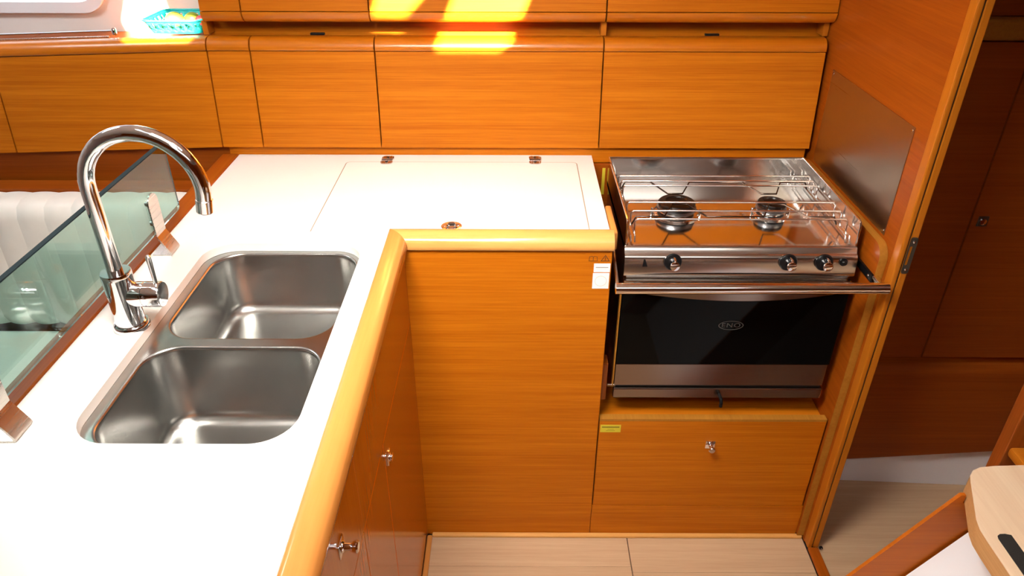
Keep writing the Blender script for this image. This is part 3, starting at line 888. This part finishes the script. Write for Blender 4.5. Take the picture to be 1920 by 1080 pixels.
# fiddle rails on both sides and the adjustable pot-clamp bars
for x in (SX0 + 0.012, SX0 + 0.021, SX1 - 0.021, SX1 - 0.012):
    obj('side_rail', tube(B(), [(x, 1.434, ZT + 0.006), (x, 1.440, ZT + 0.020), (x, 1.784, ZT + 0.020), (x, 1.790, ZT + 0.006)], 0.0020, 8), MIRROR, st, smooth=60)
def clamp(y, z, ex=0.0):
    xa, xb = SX0 + 0.014 + ex, SX1 - 0.014 - ex
    zl = ZT + 0.0225
    return tube(B(), [(xa, y - 0.006, zl), (xa, y, zl + 0.006), (xa, y, z - 0.006), (xa + 0.006, y, z), (xb - 0.006, y, z), (xb, y, z - 0.006), (xb, y, zl + 0.006), (xb, y - 0.006, zl)], 0.0022, 8)
for y, z, ex in ((1.448, 0.918, 0.006), (1.490, 0.918, 0.003), (1.536, 0.918, 0.0), (1.640, 0.914, 0.004), (1.668, 0.914, 0.002), (1.700, 0.914, 0.0)):
    obj('pot_clamp', clamp(y, z, ex), MIRROR, st, smooth=60)

# ------------------------------------------------------------------ crash bar in front of the stove
cb = thing('crash_bar', 'polished steel crash bar across the front of the stove', 'bar', (0.495, 1.305, 0.828))
obj('bar', tube(B(), [(0.2125, 1.305, 0.8270), (0.7775, 1.305, 0.8295)], 0.0120, 20), MIRROR, cb, smooth=60)
obj('mounting_arm', prism(B(), [(1.300, 0.820), (1.300, 0.836), (1.385, 0.8675), (1.40, 0.8675), (1.40, 0.846), (1.380, 0.846)], 0, XR + 0.0055, XR + 0.0090), MIRROR, cb)
ra = obj('mounting_arm', box(B(), 0.7655, 0.7718, 1.345, 1.475, 0.8130, 0.8300, 0.001), DARK, cb)
obj('arm_end', box(B(), 0.7630, 0.7770, 1.302, 1.350, 0.8205, 0.8350, 0.003), MIRROR, cb)
for y in (1.372, 1.44):
    obj('screw', lathe(B(), (0.7655, y, 0.8215), (-1, 0, 0), [(0.0040, 0), (0.0036, 0.0014), (0.0015, 0.002)], 10), CHROME, ra)

# ------------------------------------------------------------------ splash plate and bulkhead fittings
sp = thing('splash_plate', 'brushed steel splash plate screwed to the bulkhead beside the stove', 'plate', (XB, 1.6, 0.9))
obj('plate_sheet', prism(B(), [(1.832, 0.906), (1.398, 0.906), (1.398, 1.142), (1.832, 1.142)], 0, XB - 0.0018, XB - 0.0002), PLATE, sp)
for y, z in ((1.405, 1.134), (1.405, 0.914), (1.825, 1.134)):
    obj('screw', lathe(B(), (XB - 0.0018, y, z), (-1, 0, 0), [(0.0030, 0), (0.0026, 0.0010), (0.001, 0.0013)], 10), CHROME, sp)
sk2 = thing('strike_plate', 'dark metal door strike plate on the edge of the bulkhead', 'strike plate', (0.811, 1.3205, 0.90))
obj('plate', plate_holes(B(), rrect(0.8030, 0.8178, 0.856, 0.940, 0.005, 4), [rrect(0.8050, 0.8110, 0.876, 0.920, 0.002, 2)], 1.3195, 1.3215, lambda a, b, c: (a, c, b)), plain('dark_bronze_metal', (0.10, 0.09, 0.08), 0.35, metal=0.8), sk2)
for z in (0.866, 0.930):
    obj('screw', lathe(B(), (0.8105, 1.3195, z), (0, -1, 0), [(0.0032, 0), (0.0028, 0.0012), (0.0012, 0.0016)], 10), CHROME, sk2)
dsb = obj('door_stop', lathe(B(), (0.8225, 1.318, 0.012), (0, -1, 0), [(0.005, 0), (0.005, 0.004), (0.003, 0.005)], 12), DARK)
obj('stop_screw', lathe(B(), (0.8225, 1.318, 0.012), (0, -1, 0), [(0.0016, 0.005), (0.0012, 0.0056)], 8), CHROME, dsb)
tag(dsb, 'tiny black rubber door stop at the foot of the bulkhead', 'door stop')

# ------------------------------------------------------------------ the cabin seen through the doorway
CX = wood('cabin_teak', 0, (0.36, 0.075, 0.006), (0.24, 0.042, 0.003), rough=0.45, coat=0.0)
cl = thing('cabin_locker', 'tall dark teak cabin locker seen through the doorway, with square latch', 'locker', (1.3, 1.58, 0.45))
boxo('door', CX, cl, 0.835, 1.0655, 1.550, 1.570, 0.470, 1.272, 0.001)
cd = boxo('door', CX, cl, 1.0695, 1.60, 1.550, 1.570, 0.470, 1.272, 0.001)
lt = boxo('latch_plate', plain('dark_nickel', (0.16, 0.16, 0.16), 0.3, metal=0.9), cd, 1.083, 1.107, 1.5470, 1.5505, 0.853, 0.878, 0.001)
obj('latch_button', lathe(B(), (1.095, 1.547, 0.8655), (0, -1, 0), [(0.0075, 0), (0.0075, 0.0025), (0.0055, 0.0035)], 14), CHROME, lt)
boxo('top_rail', LIPW, cl, 0.835, 1.60, 1.535, 1.570, 1.277, 1.320, 0.006)
boxo('body', RX, cl, 0.835, 1.60, 1.572, 1.90, 0.175, 1.95, 0)
boxo('upper_panel', CX, cl, 0.835, 1.60, 1.560, 1.571, 1.322, 1.95, 0)
lb = thing('cabin_bench', 'low dark teak bench front below the cabin locker doors', 'bench', (1.3, 1.55, 0.12))
bm = B()
fa = lambda z: z
prof = [(1.536, 0.0), (1.536, 0.425), (1.539, 0.438), (1.546, 0.4445), (1.569, 0.4445), (1.569, 0.0)]
v0 = [bm.verts.new((0.835, p[0], p[1] if p[1] > 0.2 else 0.112)) for p in prof]
v1 = [bm.verts.new((1.60, p[0], p[1] if p[1] > 0.2 else 0.172)) for p in prof]
bridge(bm, v0, v1); bm.faces.new(v0); bm.faces.new(list(reversed(v1)))
obj('front_board', bm, CX, lb, smooth=50)
boxo('dark_joint', RX, lb, 0.835, 1.60, 1.562, 1.569, 0.4448, 0.4695, 0)
cp_ = B()
q0 = [cp_.verts.new(p) for p in ((0.8195, 1.580, 0), (1.60, 1.541, 0), (1.60, 1.90, 0), (0.8195, 1.90, 0))]
q1 = [cp_.verts.new(p) for p in ((0.8195, 1.580, 0.1095), (1.60, 1.541, 0.170), (1.60, 1.90, 0.170), (0.8195, 1.90, 0.1095))]
bridge(cp_, q0, q1); cp_.faces.new(list(reversed(q0))); cp_.faces.new(q1)
tag(obj('cabin_plinth', cp_, GEL), 'white moulded plinth at floor level below the cabin bench', 'plinth')
struct('wall_companionway', box(B(), 0.982, 1.5, 1.085, 1.115, 0.0, 1.95, 0.002), RZ)

# ------------------------------------------------------------------ companionway steps
cs = thing('companionway_step', 'companionway step with pale laminate tread and black anti-slip strip', 'step', (0.85, 0.9, 0.0))
ZS_ = 0.62
tpoly = [(0.794, 0.30), (0.7955, 0.835)] + [(0.7965, 0.858), (0.802, 0.880), (0.838, 0.966), (0.846, 0.983), (0.858, 0.996), (0.876, 1.004), (0.903, 1.0075), (1.05, 1.014), (1.25, 1.014), (1.25, 0.30)]
obj('tread', prism(B(), tpoly, 2, ZS_ - 0.040, ZS_ - 0.0012), PLYT, cs, smooth=40)
obj('tread_laminate', prism(B(), tpoly, 2, ZS_ - 0.0012, ZS_), ASHY, cs, smooth=0)
spoly = [(0.817, 0.30), (0.8165, 0.838)] + [(0.8185, 0.8440), (0.8240, 0.8475), (0.8330, 0.8480), (0.8425, 0.8455), (0.8425, 0.30)]
obj('anti_slip_strip', prism(B(), spoly, 2, ZS_ + 0.0001, ZS_ + 0.0012), GRIT, cs, smooth=0)
STRW = wood('stringer_teak', 0, (0.54, 0.135, 0.004), (0.40, 0.09, 0.002), rough=0.5, coat=0.0)
def strx(z, off): return 0.4310 + 0.65 * z + off
for yc in (0.957, 0.32):
    pz = [(strx(0.0, 0), 0.0), (strx(0.600, 0), 0.600), (0.8295, 0.600), (0.8300, 0.5795), (strx(0.5795, 0.174), 0.5795), (strx(0.0, 0.174), 0.0)]
    if yc < 0.9: pz = [(strx(0.0, 0), 0.0), (strx(0.5795, 0), 0.5795), (strx(0.5795, 0.174), 0.5795), (strx(0.0, 0.174), 0.0)]
    obj('stringer', prism(B(), pz, 1, yc - 0.004, yc + 0.003), STRW, cs, smooth=0)
obj('cleat', box(B(), 0.985, 1.06, 1.030, 1.084, 0.575, 0.597, 0.006), LZ, cs)
eb = thing('engine_cover', 'white engine cover under the companionway step, right of the wooden stringer', 'cover', (1.0, 0.7, 0.0))
ez = [(strx(0.0, 0.10), 0.0), (strx(0.575, 0.10), 0.575), (1.3, 0.575), (1.3, 0.0)]
obj('cover_panel', prism(B(), ez, 1, 0.335, 0.948), GEL, eb, smooth=0)
